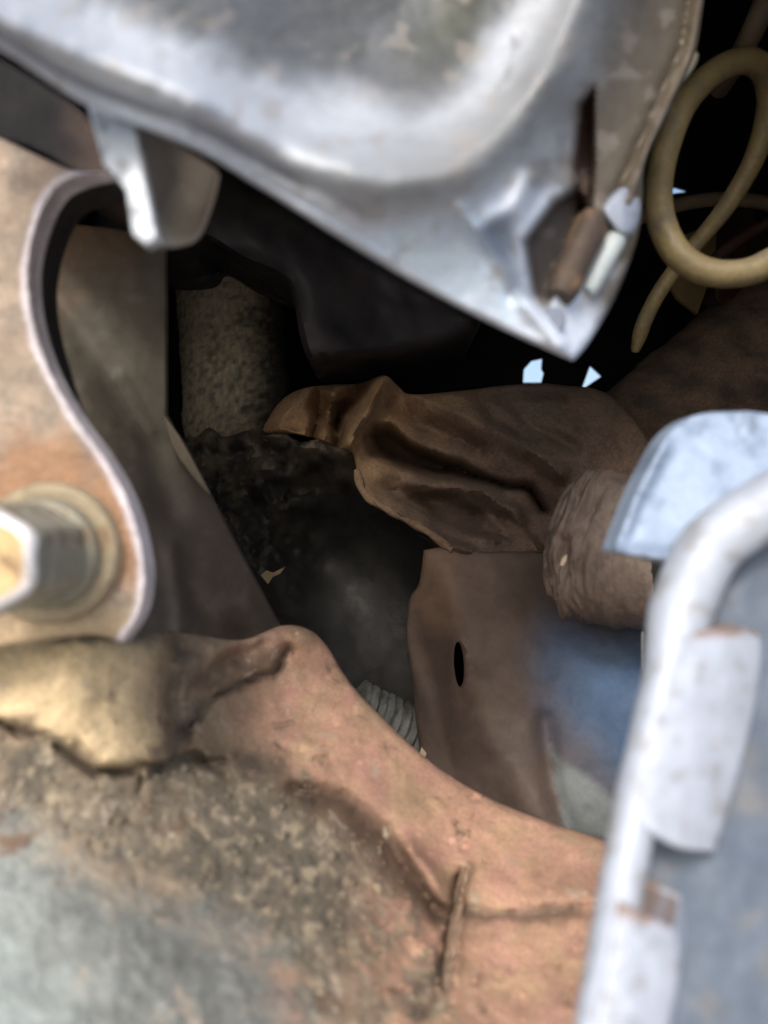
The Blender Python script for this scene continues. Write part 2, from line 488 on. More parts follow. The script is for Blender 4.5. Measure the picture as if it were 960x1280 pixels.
# studs and keeper in the lug
def bar(a, b, r, seg=14, n=10, disp=None):
    a, b = Vector(a), Vector(b)
    prof = [a + (b - a) * t for t in np.linspace(0, 1, n)]
    rr = [r] * n; rr[0] = r * .8; rr[-1] = r * .8
    return tube(prof, rr, seg, disp)
v_, f_ = bar(at(699, 372, dcas(699, 372) - .001), at(742, 272, dcas(742, 272) - .001), .0056)
link('stud', v_, f_, M['bolt'], casing, np.tile((.075, .055, .042), (len(v_), 1)))
v_, f_ = bar(at(731, 366, dcas(731, 366) + .001), at(772, 294, dcas(772, 294) + .001), .0040)
link('pin', v_, f_, M['alu'], casing, np.tile((.46, .52, .53), (len(v_), 1)))
v_, f_, c_ = sheet(spline([(752, 262), (768, 240), (786, 234), (799, 246), (800, 270), (792, 292), (778, 296), (764, 284)], True, 4), 4,
                   lambda u, v: cas_base(u, v) - .006 + .00012 * (np.abs(u - 780)), .02, roll=8, roll_d=.006, colf=lambda u, v: (.30, .34, .42))
link('keeper', v_, f_, M['alu'], casing, c_)
v_, f_ = lathe([(0, .0044), (.0008, .0044), (.0014, .0038), (.0015, .002)], at(691, 400, dcas(691, 400) - .001), (-.25, -1, -.2), 28)
link('boss', v_, f_, M['alu'], casing, np.tile((.22, .26, .33), (len(v_), 1)))
v_, f_, c_ = sheet(spline([(838, 104), (854, 76), (872, 66), (868, 84), (848, 108)], True, 4), 4, lambda u, v: cas_base(u, v) - .002, .004, roll=3, roll_d=.001, colf=lambda u, v: (.17, .16, .12))
link('gasket_tail', v_, f_, M['alu'], casing, c_)
# hanger tab: folded strip under the rim
tabA = lin([(108, 126), (168, 140), (176, 200), (196, 298), (182, 306), (166, 292), (158, 238), (130, 205), (122, 176)], 5)
v_, f_, c_ = sheet(tabA, 5, TPS([(110, 130, .216), (168, 140, .216), (125, 200, .206), (176, 200, .204), (190, 300, .200), (165, 290, .202)]), .004, roll=4, roll_d=.0012,
                   colf=lambda u, v: lerpc(np.tile((.62, .68, .74), (len(u), 1)), (.35, .38, .42), sstep(.1, .6, fbm(u, v, 20, 4))))
tabo = link('hanger_tab', v_, f_, M['alu'], casing, c_)
tabB = spline([(170, 142), (170, 142), (205, 168), (271, 212), (271, 212), (262, 250), (246, 288), (224, 300), (192, 302), (192, 302), (176, 200)], True, 5)
def tb(u, v):
    return TPS([(170, 142, .214), (271, 212, .246), (246, 288, .250), (192, 302, .204), (180, 220, .212), (215, 230, .246), (215, 280, .243)])(u, v)
v_, f_, c_ = sheet(tabB, 4, tb, .005, roll=5, roll_d=-.003, colf=lambda u, v: lerpc(np.tile((.26, .245, .23), (len(u), 1)), (.66, .61, .53), sstep(200, 255, u + .25 * (v - 220))))
link('hanger_web', v_, f_, M['alu'], casing, c_)

# ------------------------------------------------------------------ dark rubber block and arm below the casing
blk = spline([(-60, 40), (4, 74), (4, 74), (60, 108), (112, 148), (150, 206), (150, 206), (120, 226), (85, 214), (40, 190), (-60, 150)], True, 6)
v_, f_, c_ = sheet(blk, 7, lambda u, v: .335 + .0002 * (u - 60) * 0 + .0004 * fbm(u, v, 60, 2), .06, roll=8, roll_d=.006,
                   colf=lambda u, v: lerpc(np.tile((.014, .014, .017), (len(u), 1)), (.075, .055, .048), sstep(60, 130, u + 12 * fbm(u, v, 25, 8))))
o = link('rubber_mount', v_, f_, M['mount'], None, c_, org=at(60, 150, .34)); tag(o, 'dark rubber mount block wedged above the rusty bracket, under the casing rim', 'rubber mount')

arm = spline([(130, 250), (180, 230), (250, 190), (340, 235), (480, 320), (560, 362), (600, 390), (590, 420), (540, 440), (480, 448), (430, 452), (390, 452), (376, 425), (366, 372), (352, 350), (300, 326), (255, 300), (236, 318), (170, 320), (120, 300)], True, 6)
armr = spline([(240, 292), (300, 322), (350, 346), (366, 380), (376, 425), (390, 452)], False, 8)
def arm_d(u, v):
    d = .50 + .00028 * (u - 200) * .3
    g, t = dline(u, v, armr)
    return d - .012 * np.exp(-(g / 9) ** 2) + .02 * sstep(20, 110, g) + .002 * fbm(u, v, 40, 6)
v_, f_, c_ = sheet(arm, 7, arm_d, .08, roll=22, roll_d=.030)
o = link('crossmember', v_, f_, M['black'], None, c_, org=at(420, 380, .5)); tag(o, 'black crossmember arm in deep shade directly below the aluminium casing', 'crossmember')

# ------------------------------------------------------------------ rusty bracket at the left with its bolt
br_edge = spline([(134, 214), (100, 222), (70, 240), (48, 286), (38, 340), (44, 400), (64, 462), (96, 520), (132, 570), (160, 620), (178, 676), (184, 726), (176, 770), (154, 804)], False, 5)
br_out = br_edge + spline([(154, 804), (120, 794), (60, 800), (-110, 830)], False, 8)[1:] + lin([(-110, 830), (-110, 110)], 10)[1:73] 
br_out = br_edge + spline([(154, 804), (120, 794), (60, 800), (-110, 830)], False, 8)[1:] + [(-110, 830 - k * 10) for k in range(1, 71)] + spline([(-110, 122), (0, 172), (60, 200), (96, 214), (134, 214)], False, 7)[:-1]
br_base = TPS([(-110, 150, .272), (0, 180, .268), (100, 220, .262), (0, 400, .256), (40, 500, .254), (150, 620, .250), (0, 700, .250), (180, 720, .249), (100, 800, .249), (-110, 820, .248)])
def br_d(u, v):
    g, _ = dline(u, v, br_edge)
    return br_base(u, v) - .0012 * np.exp(-((g - 6) / 7) ** 2) + .0007 * fbm(u, v, 50, 9) + .0004 * fbm(u, v, 9, 19)
def br_c(u, v):
    n = fbm(u, v, 45, 13, 5)
    c = np.tile(np.array((.38, .305, .24)), (len(u), 1))
    c = lerpc(c, (.29, .245, .20), sstep(-.2, .5, n))
    r = np.hypot(u - 60, v - 690)
    ring = sstep(175, 105, r + 26 * n) * sstep(760, 700, v)
    c = lerpc(c, (.33, .18, .095), ring * .8)
    c = lerpc(c, (.50, .38, .22), sstep(740, 790, v) * .6)
    g, _ = dline(u, v, br_edge)
    c = lerpc(c, (.66, .62, .66), sstep(15, 9, g + 3 * n))  # cut edge catching light, painted as a pale lavender rim
    return c
v_, f_, c_ = sheet(br_out, 4.5, br_d,   .0085, roll=8, roll_d=.003, colf=br_c)
m_ = len(v_) // 2
c_[m_:] = (.60, .56, .60)
bracket = thing('mounting_bracket', at(20, 500, .26), 'tan rust stained steel bracket with S curved edge at the left side', 'bracket')
link('plate', v_, f_, M['rust'], bracket, c_, angle=50)

br_in = [(p[0] - 3, p[1] + 2) for p in br_edge] + br_out[len(br_edge):]
v_, f_, c_ = sheet(br_in, 9, lambda u, v: br_base(u, v) + .0105, lambda u, v: .003 + .021 * (1 - sstep(430, 600, v)), colf=lambda u, v: (.035, .033, .033))  # turned side wall of the bracket, its shade painted near black
link('backing', v_, f_, M['rust'], bracket, c_)

bolt = thing('hex_bolt', at(70, 690, .25), 'weathered hex head bolt with stacked washers on the rusty bracket', 'bolt')
bc = Vector((-.1045, .250, -.0127)); ax = (0, -1, 0)
def colr(V, c): return np.tile(c, (len(V), 1))
v_, f_ = lathe([(-.002, .0222), (.0040, .0222), (.0056, .0212), (.0062, .0192), (.0056, .0165), (.0056, .010)], bc, ax, 64)
link('washer', v_, f_, M['bolt'], bolt, colr(v_, (.33, .28, .19)))
v_, f_ = lathe([(.004, .0172), (.0095, .0170), (.0108, .0160), (.0112, .0150), (.0112, .008)], bc, ax, 64)
link('collar', v_, f_, M['bolt'], bolt, colr(v_, (.27, .255, .20)))
V, Fc, Cs = [], [], []
hprof = [(.008, .0137, .30), (.024, .0137, .30), (.0405, .0137, .30), (.0425, .0136, .34), (.0440, .0131, .75), (.0450, .0124, .78), (.0455, .0115, .74), (.0456, .0102, .55), (.0450, .0085, .45), (.0448, .004, .45)]
for h, rf, g in hprof:
    for j in range(72):
        a = 2 * math.pi * j / 72; am = (a + math.pi / 6) % (math.pi / 3) - math.pi / 6
        r = min(rf / math.cos(am), rf * (1.115 if h < .042 else 1.085)) * (1 + .012 * float(perlin(a * 5, h * 300, 4)))
        V.append(bc + Vector((math.cos(a) * r, -h, math.sin(a) * r)))
        q = .5 + .5 * float(perlin(a * 3, h * 120, 8))
        Cs.append((.29 + .06 * q, .30 + .04 * q, .25 + .03 * q) if g < .4 else ((.80, .79, .82) if g > .6 else (.60, .42 + .06 * q, .24)))
nh = len(hprof)
for i in range(nh - 1):
    for j in range(72):
        k = (j + 1) % 72; Fc.append((i * 72 + j, i * 72 + k, (i + 1) * 72 + k, (i + 1) * 72 + j))
Fc.append(tuple((nh - 1) * 72 + j for j in range(72)))
link('head', V, Fc, M['bolt'], bolt, np.array(Cs), angle=50)

# ------------------------------------------------------------------ grey panel behind the bracket
pn = lin([(-20, 270), (85, 280), (165, 288), (206, 300), (208, 520)], 6)[:-1]
pn_out = spline([(30, 272), (30, 272), (85, 279), (165, 288), (207, 296), (207, 296), (208, 400), (208, 518), (208, 518), (226, 552), (248, 590), (296, 682), (344, 772), (370, 830), (330, 880), (120, 900), (60, 800), (20, 600)], True, 6)
def pn_d(u, v):
    d = TPS([(30, 280, .40), (200, 300, .42), (205, 520, .41), (120, 520, .385), (344, 770, .445), (370, 840, .46), (300, 860, .43), (240, 800, .375), (120, 800, .335), (50, 600, .36)])(u, v)
    g, _ = dline(u, v, [(60, 360), (130, 460), (190, 560), (215, 640)]); d = d + .006 * np.exp(-(g / 20) ** 2)
    g, _ = dline(u, v, [(150, 470), (190, 540)]); d = d - .002 * np.exp(-(g / 6) ** 2)
    g, _ = dline(u, v, [(214, 690), (226, 760), (222, 860)]); d = d - .005 * np.exp(-(g / 10) ** 2)
    g, _ = dline(u, v, [(232, 730), (262, 780), (300, 800)]); d = d + .005 * np.exp(-(g / 14) ** 2)
    return d + .0012 * fbm(u, v, 90, 4) + .0003 * fbm(u, v, 20, 14)
def pn_c(u, v):
    n = fbm(u, v, 60, 23, 5)
    c = np.tile(np.array((.115, .105, .085)), (len(u), 1))
    c = lerpc(c, (.20, .13, .085), sstep(480, 330, v + 0.7 * u + 40 * n))  # lit brown area at the top painted into the panel colour
    c = lerpc(c, (.125, .103, .088), sstep(560, 640, v + 30 * n))
    c = lerpc(c, (.24, .20, .16), sstep(.35, .75, n) * .35)
    c = lerpc(c, (.28, .23, .16), sstep(760, 820, v + 20 * n) * .7)
    return c
v_, f_, c_ = sheet(pn_out, 6, pn_d, .004, roll=4, roll_d=.0012, colf=pn_c)
panel = thing('splash_panel', at(180, 520, .39), 'smooth grey brown sheet panel behind the rusty bracket, cut to a slanting edge', 'panel')
link('sheet', v_, f_, M['panel'], panel, c_)
v_, f_, c_ = sheet(spline([(204, 518), (204, 518), (226, 548), (250, 592), (262, 618), (236, 590), (214, 556)], True, 4), 4, lambda u, v: .400 - .00006 * (u - 204), .003, roll=3, roll_d=.001, colf=lambda u, v: (.17, .145, .11))
link('folded_lip', v_, f_, M['panel'], panel, c_)

# ------------------------------------------------------------------ mud crusted upright pipe
pA, pB = at(284, 290, .71), at(302, 610, .70)
def wd(s, a): return .035 * float(perlin(s * 9, a * 1.3, 3)) + .02 * float(perlin(s * 60, a * 9, 7)) + (.012 if abs(s - .72) < .02 else 0)
npp = 120
path = [pA + (pB - pA) * t for t in np.linspace(0, 1, npp)]
v_, f_ = tube(path, .047, 72, wd)
sa = np.array([(i // 72 / npp, (i % 72) / 72) for i in range(len(v_))])
X = np.array([p.x for p in v_]); Zp = np.array([p.z for p in v_])
nn = fbm(sa[:, 0] * 420, X * 9000, 12, 5, 4) * .8 + .35 * np.sin(sa[:, 0] * 34 + 2 * np.sin(sa[:, 0] * 9)) * perlin(sa[:, 0] * 8, X * 20, 3)
c_ = lerpc(np.tile((.78, .69, .50), (len(v_), 1)), (.42, .36, .25), sstep(-.1, .5, nn))
c_ = lerpc(c_, (.10, .088, .072), sstep(-.128, -.092, X + .010 * nn))  # smooth right half, painted dark as the side away from the light
o = link('wrapped_pipe', v_, f_, M['crust'], None, c_, org=pB); tag(o, 'upright pipe wrapped in coarse mud crusted cloth, beside the grey panel edge', 'pipe')

# ------------------------------------------------------------------ dark crumpled plastic sheet in the middle
dk = spline([(225, 566), (246, 546), (262, 534), (280, 546), (310, 538), (330, 545), (352, 540), (376, 552), (400, 549), (424, 560), (450, 570), (470, 622), (520, 660), (560, 700), (545, 780), (545, 880), (560, 980), (440, 930), (340, 830), (280, 720)], True, 7)
def dk_d(u, v):
    n = ridged(u, v, 42, 9, 3)
    m = sstep(520, 330, u + .5 * (v - 560))
    d = TPS([(240, 560, .60), (350, 548, .585), (450, 575, .58), (400, 700, .66), (540, 700, .62), (500, 900, .63), (340, 760, .60)])(u, v)
    g, _ = dline(u, v, [(340, 545), (380, 558), (440, 568)]); d = d - .010 * np.exp(-(g / 12) ** 2)
    return d - .009 * n * m - .003 * fbm(u, v, 24, 4) * m - .002 * fbm(u, v, 120, 14)
def dk_c(u, v):
    n = fbm(u, v, 26, 33, 5)
    c = np.tile(np.array((.030, .029, .028)), (len(u), 1))
    c = lerpc(c, (.085, .072, .055), sstep(-.1, .6, n) * sstep(480, 320, u + .5 * (v - 560)))
    g, _ = dline(u, v, [(235, 566), (300, 546), (350, 552), (400, 560), (444, 574)])
    c = lerpc(c, (.20, .172, .135), np.exp(-(g / 34) ** 2) * sstep(-.5, .5, n + .3 * ridged(u, v, 30, 35, 3)) * .85)
    return c
v_, f_, c_ = sheet(dk, 4.5, dk_d, .006, roll=6, roll_d=.004, colf=dk_c)
o = link('plastic_sheet', v_, f_, M['dark'], None, c_, org=at(400, 650, .6)); tag(o, 'blackish crumpled plastic sheet sagging at the centre below the wrapped pipe', 'plastic sheet')

# ribbed pale hose glimpsed at the bottom of the dark hollow
pa, pb = at(440, 888, .545), at(560, 948, .56)
path = [pa + (pb - pa) * t for t in np.linspace(0, 1, 90)]
v_, f_ = tube(path, [.0215 + .0010 * math.sin(i * .85) + .0005 * math.sin(i * .31) for i in range(90)], 36, lambda t, a: .09 * float(perlin(t * 22, a * 2.5, 6)))
o = link('ribbed_hose', v_, f_, M['ribbed'], None, org=pa); tag(o, 'short pale grey ribbed hose glimpsed in the gap above the muddy rail', 'hose')

# ------------------------------------------------------------------ brown crumpled cloth cover
cov = thing('cloth_cover', at(560, 570, .55), 'crumpled dirty brown cloth cover with deep folds in the middle', 'cloth')
c1 = spline([(330, 540), (336, 522), (350, 502), (374, 487), (410, 481), (450, 479), (480, 469), (500, 484), (516, 493), (580, 488), (640, 481), (700, 481), (770, 500), (830, 600), (760, 705), (672, 694), (630, 692), (578, 694), (552, 682), (520, 660), (480, 640), (454, 622), (446, 590), (440, 566), (430, 562), (395, 548), (362, 541)], True, 5)
gap = [(455, 545), (466, 528), (490, 531), (518, 551), (570, 574), (621, 596), (668, 604), (690, 640), (676, 640), (655, 616), (600, 606), (546, 598), (500, 588), (465, 568)]
def tri(u, v, pl, wdt):
    g, t = dline(u, v, pl)
    return np.maximum(0, 1 - g / (wdt * (1.15 - .5 * t))) ** 1.3
def c1_d(u, v):
    wu = u + 4 * fbm(u, v, 60, 77, 2); wv = v + 4 * fbm(u, v, 60, 78, 2)
    d = TPS([(335, 535, .57), (440, 480, .585), (480, 472, .59), (440, 556, .555), (560, 490, .585), (600, 540, .550), (700, 480, .59), (690, 590, .545), (800, 560, .55), (620, 515, .560),
             (450, 600, .555), (560, 610, .580), (690, 640, .575), (460, 622, .55), (575, 690, .525), (740, 690, .53), (560, 645, .565)])(u, v)
    for pl, wdt, am in (([(404, 484), (394, 512), (390, 548)], 15, .036), ([(444, 482), (424, 516), (420, 556)], 17, .036), ([(500, 500), (520, 530), (600, 560)], 22, .016), ([(560, 652), (610, 640), (660, 664)], 24, .014), ([(640, 500), (660, 530), (720, 560)], 22, .012), ([(480, 612), (520, 622), (570, 626)], 16, .012), ([(600, 496), (616, 520), (650, 540)], 16, .010)):
        d = d + am * tri(wu, wv, pl, wdt)
    for pl, wdt, am in (([(350, 525), (368, 503), (386, 494)], 22, .014), ([(414, 486), (412, 515), (404, 548)], 15, .018), ([(482, 472), (464, 508), (440, 552)], 24, .030), ([(350, 537), (385, 549), (424, 561)], 11, .012), ([(520, 495), (580, 522), (640, 548), (700, 590)], 26, .016),
                        ([(450, 604), (470, 632), (520, 654), (560, 684), (590, 690)], 15, .016), ([(520, 606), (600, 614), (640, 640), (672, 690)], 20, .016), ([(500, 640), (560, 662), (620, 676)], 14, .008), ([(560, 492), (600, 505), (700, 500)], 20, .010)):
        d = d - am * tri(wu, wv, pl, wdt)
    d = d + .055 * sstep(-3, 16, sdist(wu, wv, gap))
    d = d + .034 * sstep(-2, 12, sdist(wu, wv, [(400, 494), (428, 496), (446, 500), (428, 540), (400, 544), (388, 520)]))
    d = d + .022 * sstep(-3, 14, sdist(wu, wv, [(490, 622), (540, 618), (600, 634), (640, 672), (590, 674), (556, 662)]))
    return d + .003 * fbm(u, v, 55, 5, 3) + .0010 * ridged(u * .7 + v * .5, v * 1.3 - u * .25, 60, 8, 2) + .0004 * fbm(u, v, 14, 5, 2)
def cl_c(u, v):
    n = fbm(u, v, 50, 41, 5)
    c = np.tile(np.array((.42, .275, .155)), (len(u), 1))
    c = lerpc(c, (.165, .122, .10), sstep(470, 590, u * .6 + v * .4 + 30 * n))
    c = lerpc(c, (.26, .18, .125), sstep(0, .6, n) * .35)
    return lerpc(c, (.06, .045, .038), sstep(0, 16, sdist(u, v, gap)) * .8)  # shadow in the gap between folds painted into the cloth
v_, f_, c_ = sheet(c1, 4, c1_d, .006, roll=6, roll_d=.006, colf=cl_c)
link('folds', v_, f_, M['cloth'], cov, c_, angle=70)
hem = smooth_path([at(446, 588, .546), at(456, 618, .538), at(490, 640, .538), at(530, 662, .532), at(566, 688, .520)], .004)
v_, f_ = tube(hem, [.0022 + .0012 * math.sin(i * .7) ** 2 for i in range(len(hem))], 12)
link('hem', v_, f_, M['cloth'], cov, np.tile((.22, .15, .10), (len(v_), 1)))

# ------------------------------------------------------------------ brown slotted panel with a blue lens flare painted into its colour
sp = spline([(530, 688), (530, 688), (560, 684), (610, 690), (672, 690), (730, 700), (900, 720), (900, 720), (900, 1110), (900, 1110), (760, 1070), (640, 1030), (540, 970), (524, 930), (516, 860), (508, 800), (512, 750), (524, 730)], True, 6)
slot = [(574 + 6.5 * math.cos(a) + .06 * 30 * math.sin(a), 831 + 29 * math.sin(a)) for a in np.linspace(0, 2 * math.pi, 22)[:-1]]
def sp_d(u, v):
    d = TPS([(530, 690, .53), (512, 800, .54), (530, 950, .52), (600, 800, .50), (680, 700, .53), (700, 850, .49), (820, 800, .48), (700, 1030, .465), (820, 1000, .45), (600, 950, .495)])(u, v)
    g, _ = dline(u, v, [(550, 700), (575, 770), (600, 900), (680, 1040)]); d = d - .006 * np.exp(-(g / 26) ** 2)
    g, _ = dline(u, v, [(520, 780), (545, 860), (560, 960)]); d = d + .004 * np.exp(-(g / 14) ** 2)
    g, _ = dline(u, v, [(680, 900), (690, 980), (720, 1060)]); d = d + .006 * np.exp(-(g / 12) ** 2)
    d = d - .0025 * np.exp(-((sdist(u, v, slot) + 3) / 4) ** 2)
    return d + .003 * fbm(u, v, 120, 25, 3) + .0006 * fbm(u, v, 22, 5, 3)
def sp_c(u, v):
    n = fbm(u, v, 60, 53, 5); st = fbm(u * 3 - v, v * .35 + u * .12, 60, 57, 4)
    c = np.tile(np.array((.125, .094, .08)), (len(u), 1))
    c = lerpc(c, (.20, .135, .095), sstep(60, 15, np.hypot((u - 548) * 1.0, (v - 720) * .6) + 14 * n))
    c = lerpc(c, (.19, .135, .10), sstep(.1, .6, st) * .5 * sstep(640, 560, u))
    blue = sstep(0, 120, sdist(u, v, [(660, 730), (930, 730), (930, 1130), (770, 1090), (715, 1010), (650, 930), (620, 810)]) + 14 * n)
    c = lerpc(c, (.095, .17, .31), blue * .97)  # soft blue flare put into the panel colour
    pale = sstep(-4, 10, sdist(u, v, [(688, 930), (704, 952), (740, 970), (775, 1000), (775, 1060), (705, 1040), (690, 990)]) + 7 * n)
    c = lerpc(c, (.27, .31, .32), pale * .85)
    return c
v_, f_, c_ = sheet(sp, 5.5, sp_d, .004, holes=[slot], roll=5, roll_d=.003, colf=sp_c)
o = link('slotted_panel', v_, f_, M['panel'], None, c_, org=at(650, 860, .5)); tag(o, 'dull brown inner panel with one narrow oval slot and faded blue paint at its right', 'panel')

# ------------------------------------------------------------------ brown pipe slanting up to the right
pa, pb = at(660, 545, .66), at(1100, 390, .60)
def pd(s, a): return .05 * float(perlin(s * 7, a * 1.5, 31)) + .015 * float(perlin(s * 40, a * 5, 33))
path = smooth_path([at(690, 660, .68), at(790, 582, .67), at(890, 502, .65), at(1010, 415, .63), at(1120, 340, .61)], .006)
v_, f_ = tube(path, .062, 56, pd)
c_ = np.array([(.17, .12, .09)] * len(v_)); nn = fbm(np.array([p.x for p in v_]) * 3000, np.array([p.z for p in v_]) * 3000, 60, 3, 5)
c_ = lerpc(c_, (.09, .072, .062), sstep(-.2, .5, nn))
o = link('wrapped_duct', v_, f_, M['cloth'], None, c_, org=pa); tag(o, 'thick dark brown wrapped duct slanting up to the right under the hose loop', 'duct')

# crumpled sleeve end
sa_, sb_ = at(692, 672, .485), at(910, 716, .435)
ns = 110; path = []; rr = []
for i in range(ns):
    t = i / (ns - 1)
    path.append(sa_ + (sb_ - sa_) * t)
    cap = min(1, t / .27)
    rr.append(.0450 * (math.sqrt(max(0.0, 1 - (1 - cap) ** 2.4)) * .97 + .03) * (1 - .06 * sstep(.5, .55, t)))
def sd_(s, a):
    k = float(sstep(.0, .05, s)) * (1 - float(sstep(.24, .40, s)))
    x = s * 520; y = a * 62
    return k * (.085 * float(ridged(x + 22 * math.sin(a * 2.0 + 1) + 13 * math.sin(a * 5), y * .8, 30, 61, 4)) + .12 * float(perlin(x / 44, y / 52, 9)) - .06 + .03 * float(perlin(s * 9, a * 2.2, 5))) + .012 * float(perlin(s * 30, a * 4, 8))
v_, f_ = tube(path, rr, 110, sd_)
P_ = np.array([(i // 110 / ns * 520, (i % 110) / 110 * 400) for i in range(len(v_))])
nn = fbm(np.array([p.x - .4 * p.y for p in v_]) * 4000, np.array([p.z for p in v_]) * 4000, 30, 71, 5)
nn = nn * .6 + .35 * ridged(np.array([p.x for p in v_]) * 4000, np.array([p.z for p in v_]) * 2600, 26, 75, 3) * sstep(230, 120, P_[:, 0])
c_ = lerpc(np.tile((.195, .155, .13), (len(v_), 1)), (.10, .082, .072), sstep(-.2, .6, -nn))
c_ = lerpc(c_, (.30, .25, .20), sstep(.2, .6, -nn) * .6)
sleeve = thing('exhaust_sleeve', sa_, 'wrinkled brown sleeve end poking out beside the bright right-hand flange', 'sleeve')
link('sleeve', v_, f_, M['foil'], sleeve, c_, angle=180)
pa, pb = at(800, 692, .452), at(1300, 800, .36)
v_, f_ = bar(pa, pb, .040, 48, 6)
link('inner_pipe', v_, f_, M['rubber'], sleeve)
# leaf chips, and one sliver standing in for a highlight
def chip(pts, d, label, m='chip'):
    v_, f_, c_ = sheet(lin(pts, 5), 5, lambda u, v: d + .0001 * (u - pts[0][0]), .0012)
    o = link('leaf_chip', v_, f_, M[m], None, org=at(*pts[0], d), smooth=False); tag(o, label, 'leaf chip', 'dry leaf chips caught in the engine bay')
chip([(700, 707), (703, 698), (709, 693), (708, 701), (704, 707)], .392, 'tiny pale chip lying on the wrinkled sleeve end')
chip([(326, 719), (333, 713), (341, 716), (356, 709), (350, 717), (341, 721), (335, 730)], .56, 'small drab chip beside the slanting edge of the grey panel', 'tan')
chip([(524, 944), (527, 934), (533, 942), (531, 948)], .470, 'tiny grey chip in the gap just above the muddy rail')
chip([(51, 372), (57, 378), (59, 392), (54, 396), (50, 384)], .352, 'small tan chip tucked behind the curved bracket edge')

# ------------------------------------------------------------------ hoses upper right
hz = thing('coiled_hose', at(880, 210, .40), 'olive tan rubber hose bent into a loop at the upper right', 'hose')
hp = [at(1500, 60, .42), at(1250, 210, .375), at(1090, 280, .362), at(985, 318, .36), at(935, 340, .36), at(885, 340, .362), at(845, 315, .365), at(824, 262, .37), at(830, 195, .378), at(856, 130, .386), at(896, 88, .394), at(936, 76, .40),
      at(958, 96, .41), at(960, 140, .42), at(942, 200, .43), at(908, 258, .44), at(866, 310, .45), at(830, 356, .455), at(808, 396, .46), at(797, 428, .465), at(794, 440, .467)]
path = smooth_path(hp, .003)
n_ = len(path)
v_, f_ = tube(path, [(.0064 - .0018 * float(sstep(.74, .93, i / n_)) + .0002 * float(perlin(i * .11, 0.5, 4))) * (1 - .55 * max(0, 1 - (n_ - 1 - i) / 5) ** 2) for i in range(n_)], 22)
link('tube', v_, f_, M['hose'], hz)
path = smooth_path([at(1080, -260, .45), at(990, -60, .42), at(962, -10, .42), at(945, 30, .425), at(925, 70, .45), at(900, 110, .5)], .004)
v_, f_ = tube(path, .0062, 18)
o = link('rubber_hose', v_, f_, M['hose_dim'], None, org=at(950, 0, .42)); tag(o, 'short hose end entering from the upper right corner above the loop', 'hose', 'thin hoses around the hose loop')
path = smooth_path([at(800, 272, .56), at(830, 261, .56), at(862, 253, .56), at(900, 249, .56), at(960, 255, .56), at(1020, 285, .57), at(1120, 330, .60)], .004)
v_, f_ = tube(path, .005, 18)
o = link('rubber_hose', v_, f_, M['hose_dim'], None, org=at(860, 245, .56)); tag(o, 'thin brown hose running level behind the hose loop', 'hose', 'thin hoses around the hose loop')
path = smooth_path([at(870, 345, .54), at(905, 315, .54), at(940, 290, .54), at(1000, 262, .54), at(1150, 200, .55)], .004)
v_, f_ = tube(path, .0042, 18)
o = link('rubber_hose', v_, f_, M['maroon'], None, org=at(930, 300, .54)); tag(o, 'thin dark red hose rising in front of the maroon bracket', 'hose', 'thin hoses around the hose loop')
v_, f_, c_ = sheet(lin([(838, 300), (896, 278), (894, 330), (872, 392), (848, 374), (834, 352)], 6), 8, lambda u, v: .59 + .0002 * (u - 850), .004)
o = link('support_tab', v_, f_, M['tan'], None, org=at(860, 330, .59)); tag(o, 'flat tan metal tab seen through the bottom of the hose loop', 'tab')
v_, f_, c_ = sheet(spline([(895, 335), (890, 280), (905, 265), (935, 258), (952, 275), (975, 330), (975, 380), (900, 380)], True, 6), 8, lambda u, v: .62 + .0002 * (u - 900), .02, roll=5, roll_d=.003)
o = link('support_bracket', v_, f_, M['maroon'], None, org=at(930, 320, .6)); tag(o, 'dark maroon bracket behind the hose loop at the right edge', 'bracket')

# ------------------------------------------------------------------ mud caked rail along the bottom
rail = thing('chassis_rail', at(350, 1050, .32), 'broad mud caked steel rail sloping across the bottom of the view', 'rail')
r_out = spline([(-160, 760), (-160, 760), (40, 770), (150, 795), (200, 790), (240, 792), (300, 800), (352, 782), (384, 786), (408, 806), (440, 856), (500, 918), (560, 968), (640, 1010), (750, 1048), (860, 1080), (1160, 1120), (1160, 1120), (1160, 1500), (1160, 1500), (-160, 1500), (-160, 1500)], True, 5)
r_base = TPS([(-160, 780, .285), (40, 780, .285), (150, 800, .29), (230, 800, .335), (360, 790, .40), (440, 856, .405), (560, 968, .385), (750, 1048, .36), (960, 1095, .33),
              (100, 880, .275), (0, 940, .272), (230, 900, .315), (320, 900, .360), (400, 950, .350), (500, 1040, .335), (640, 1080, .345), (560, 1140, .318), (700, 1160, .315), (900, 1160, .30),
              (200, 1000, .288), (350, 1060, .295), (450, 1180, .275), (0, 1100, .245), (150, 1200, .225), (0, 1280, .210), (300, 1280, .225), (550, 1280, .262), (720, 1280, .275), (1000, 1290, .255), (-160, 1500, .16), (300, 1500, .175), (1000, 1500, .20), (700, 1500, .20)])
gouge = [(372, 984), (430, 1000), (492, 1058), (530, 1116), (550, 1142)]
tan_lump = spline([(-160, 800), (0, 782), (120, 796), (200, 800), (222, 850), (212, 920), (190, 958), (140, 962), (100, 945), (60, 922), (0, 904), (-160, 880)], True, 12)
smoothz = spline([(-200, 1030), (0, 1010), (120, 1080), (230, 1120), (320, 1150), (370, 1230), (400, 1320), (420, 1520), (-200, 1520)], True, 14)
rough_p = spline([(-160, 900), (60, 930), (150, 975), (230, 950), (330, 960), (400, 1000), (470, 1060), (540, 1150), (560, 1240), (560, 1400), (440, 1400), (380, 1250), (260, 1130), (100, 1060), (-160, 1020)], True, 14)
edgeline = [(200, 790), (300, 800), (384, 786), (440, 856), (560, 968), (750, 1048), (960, 1095)]
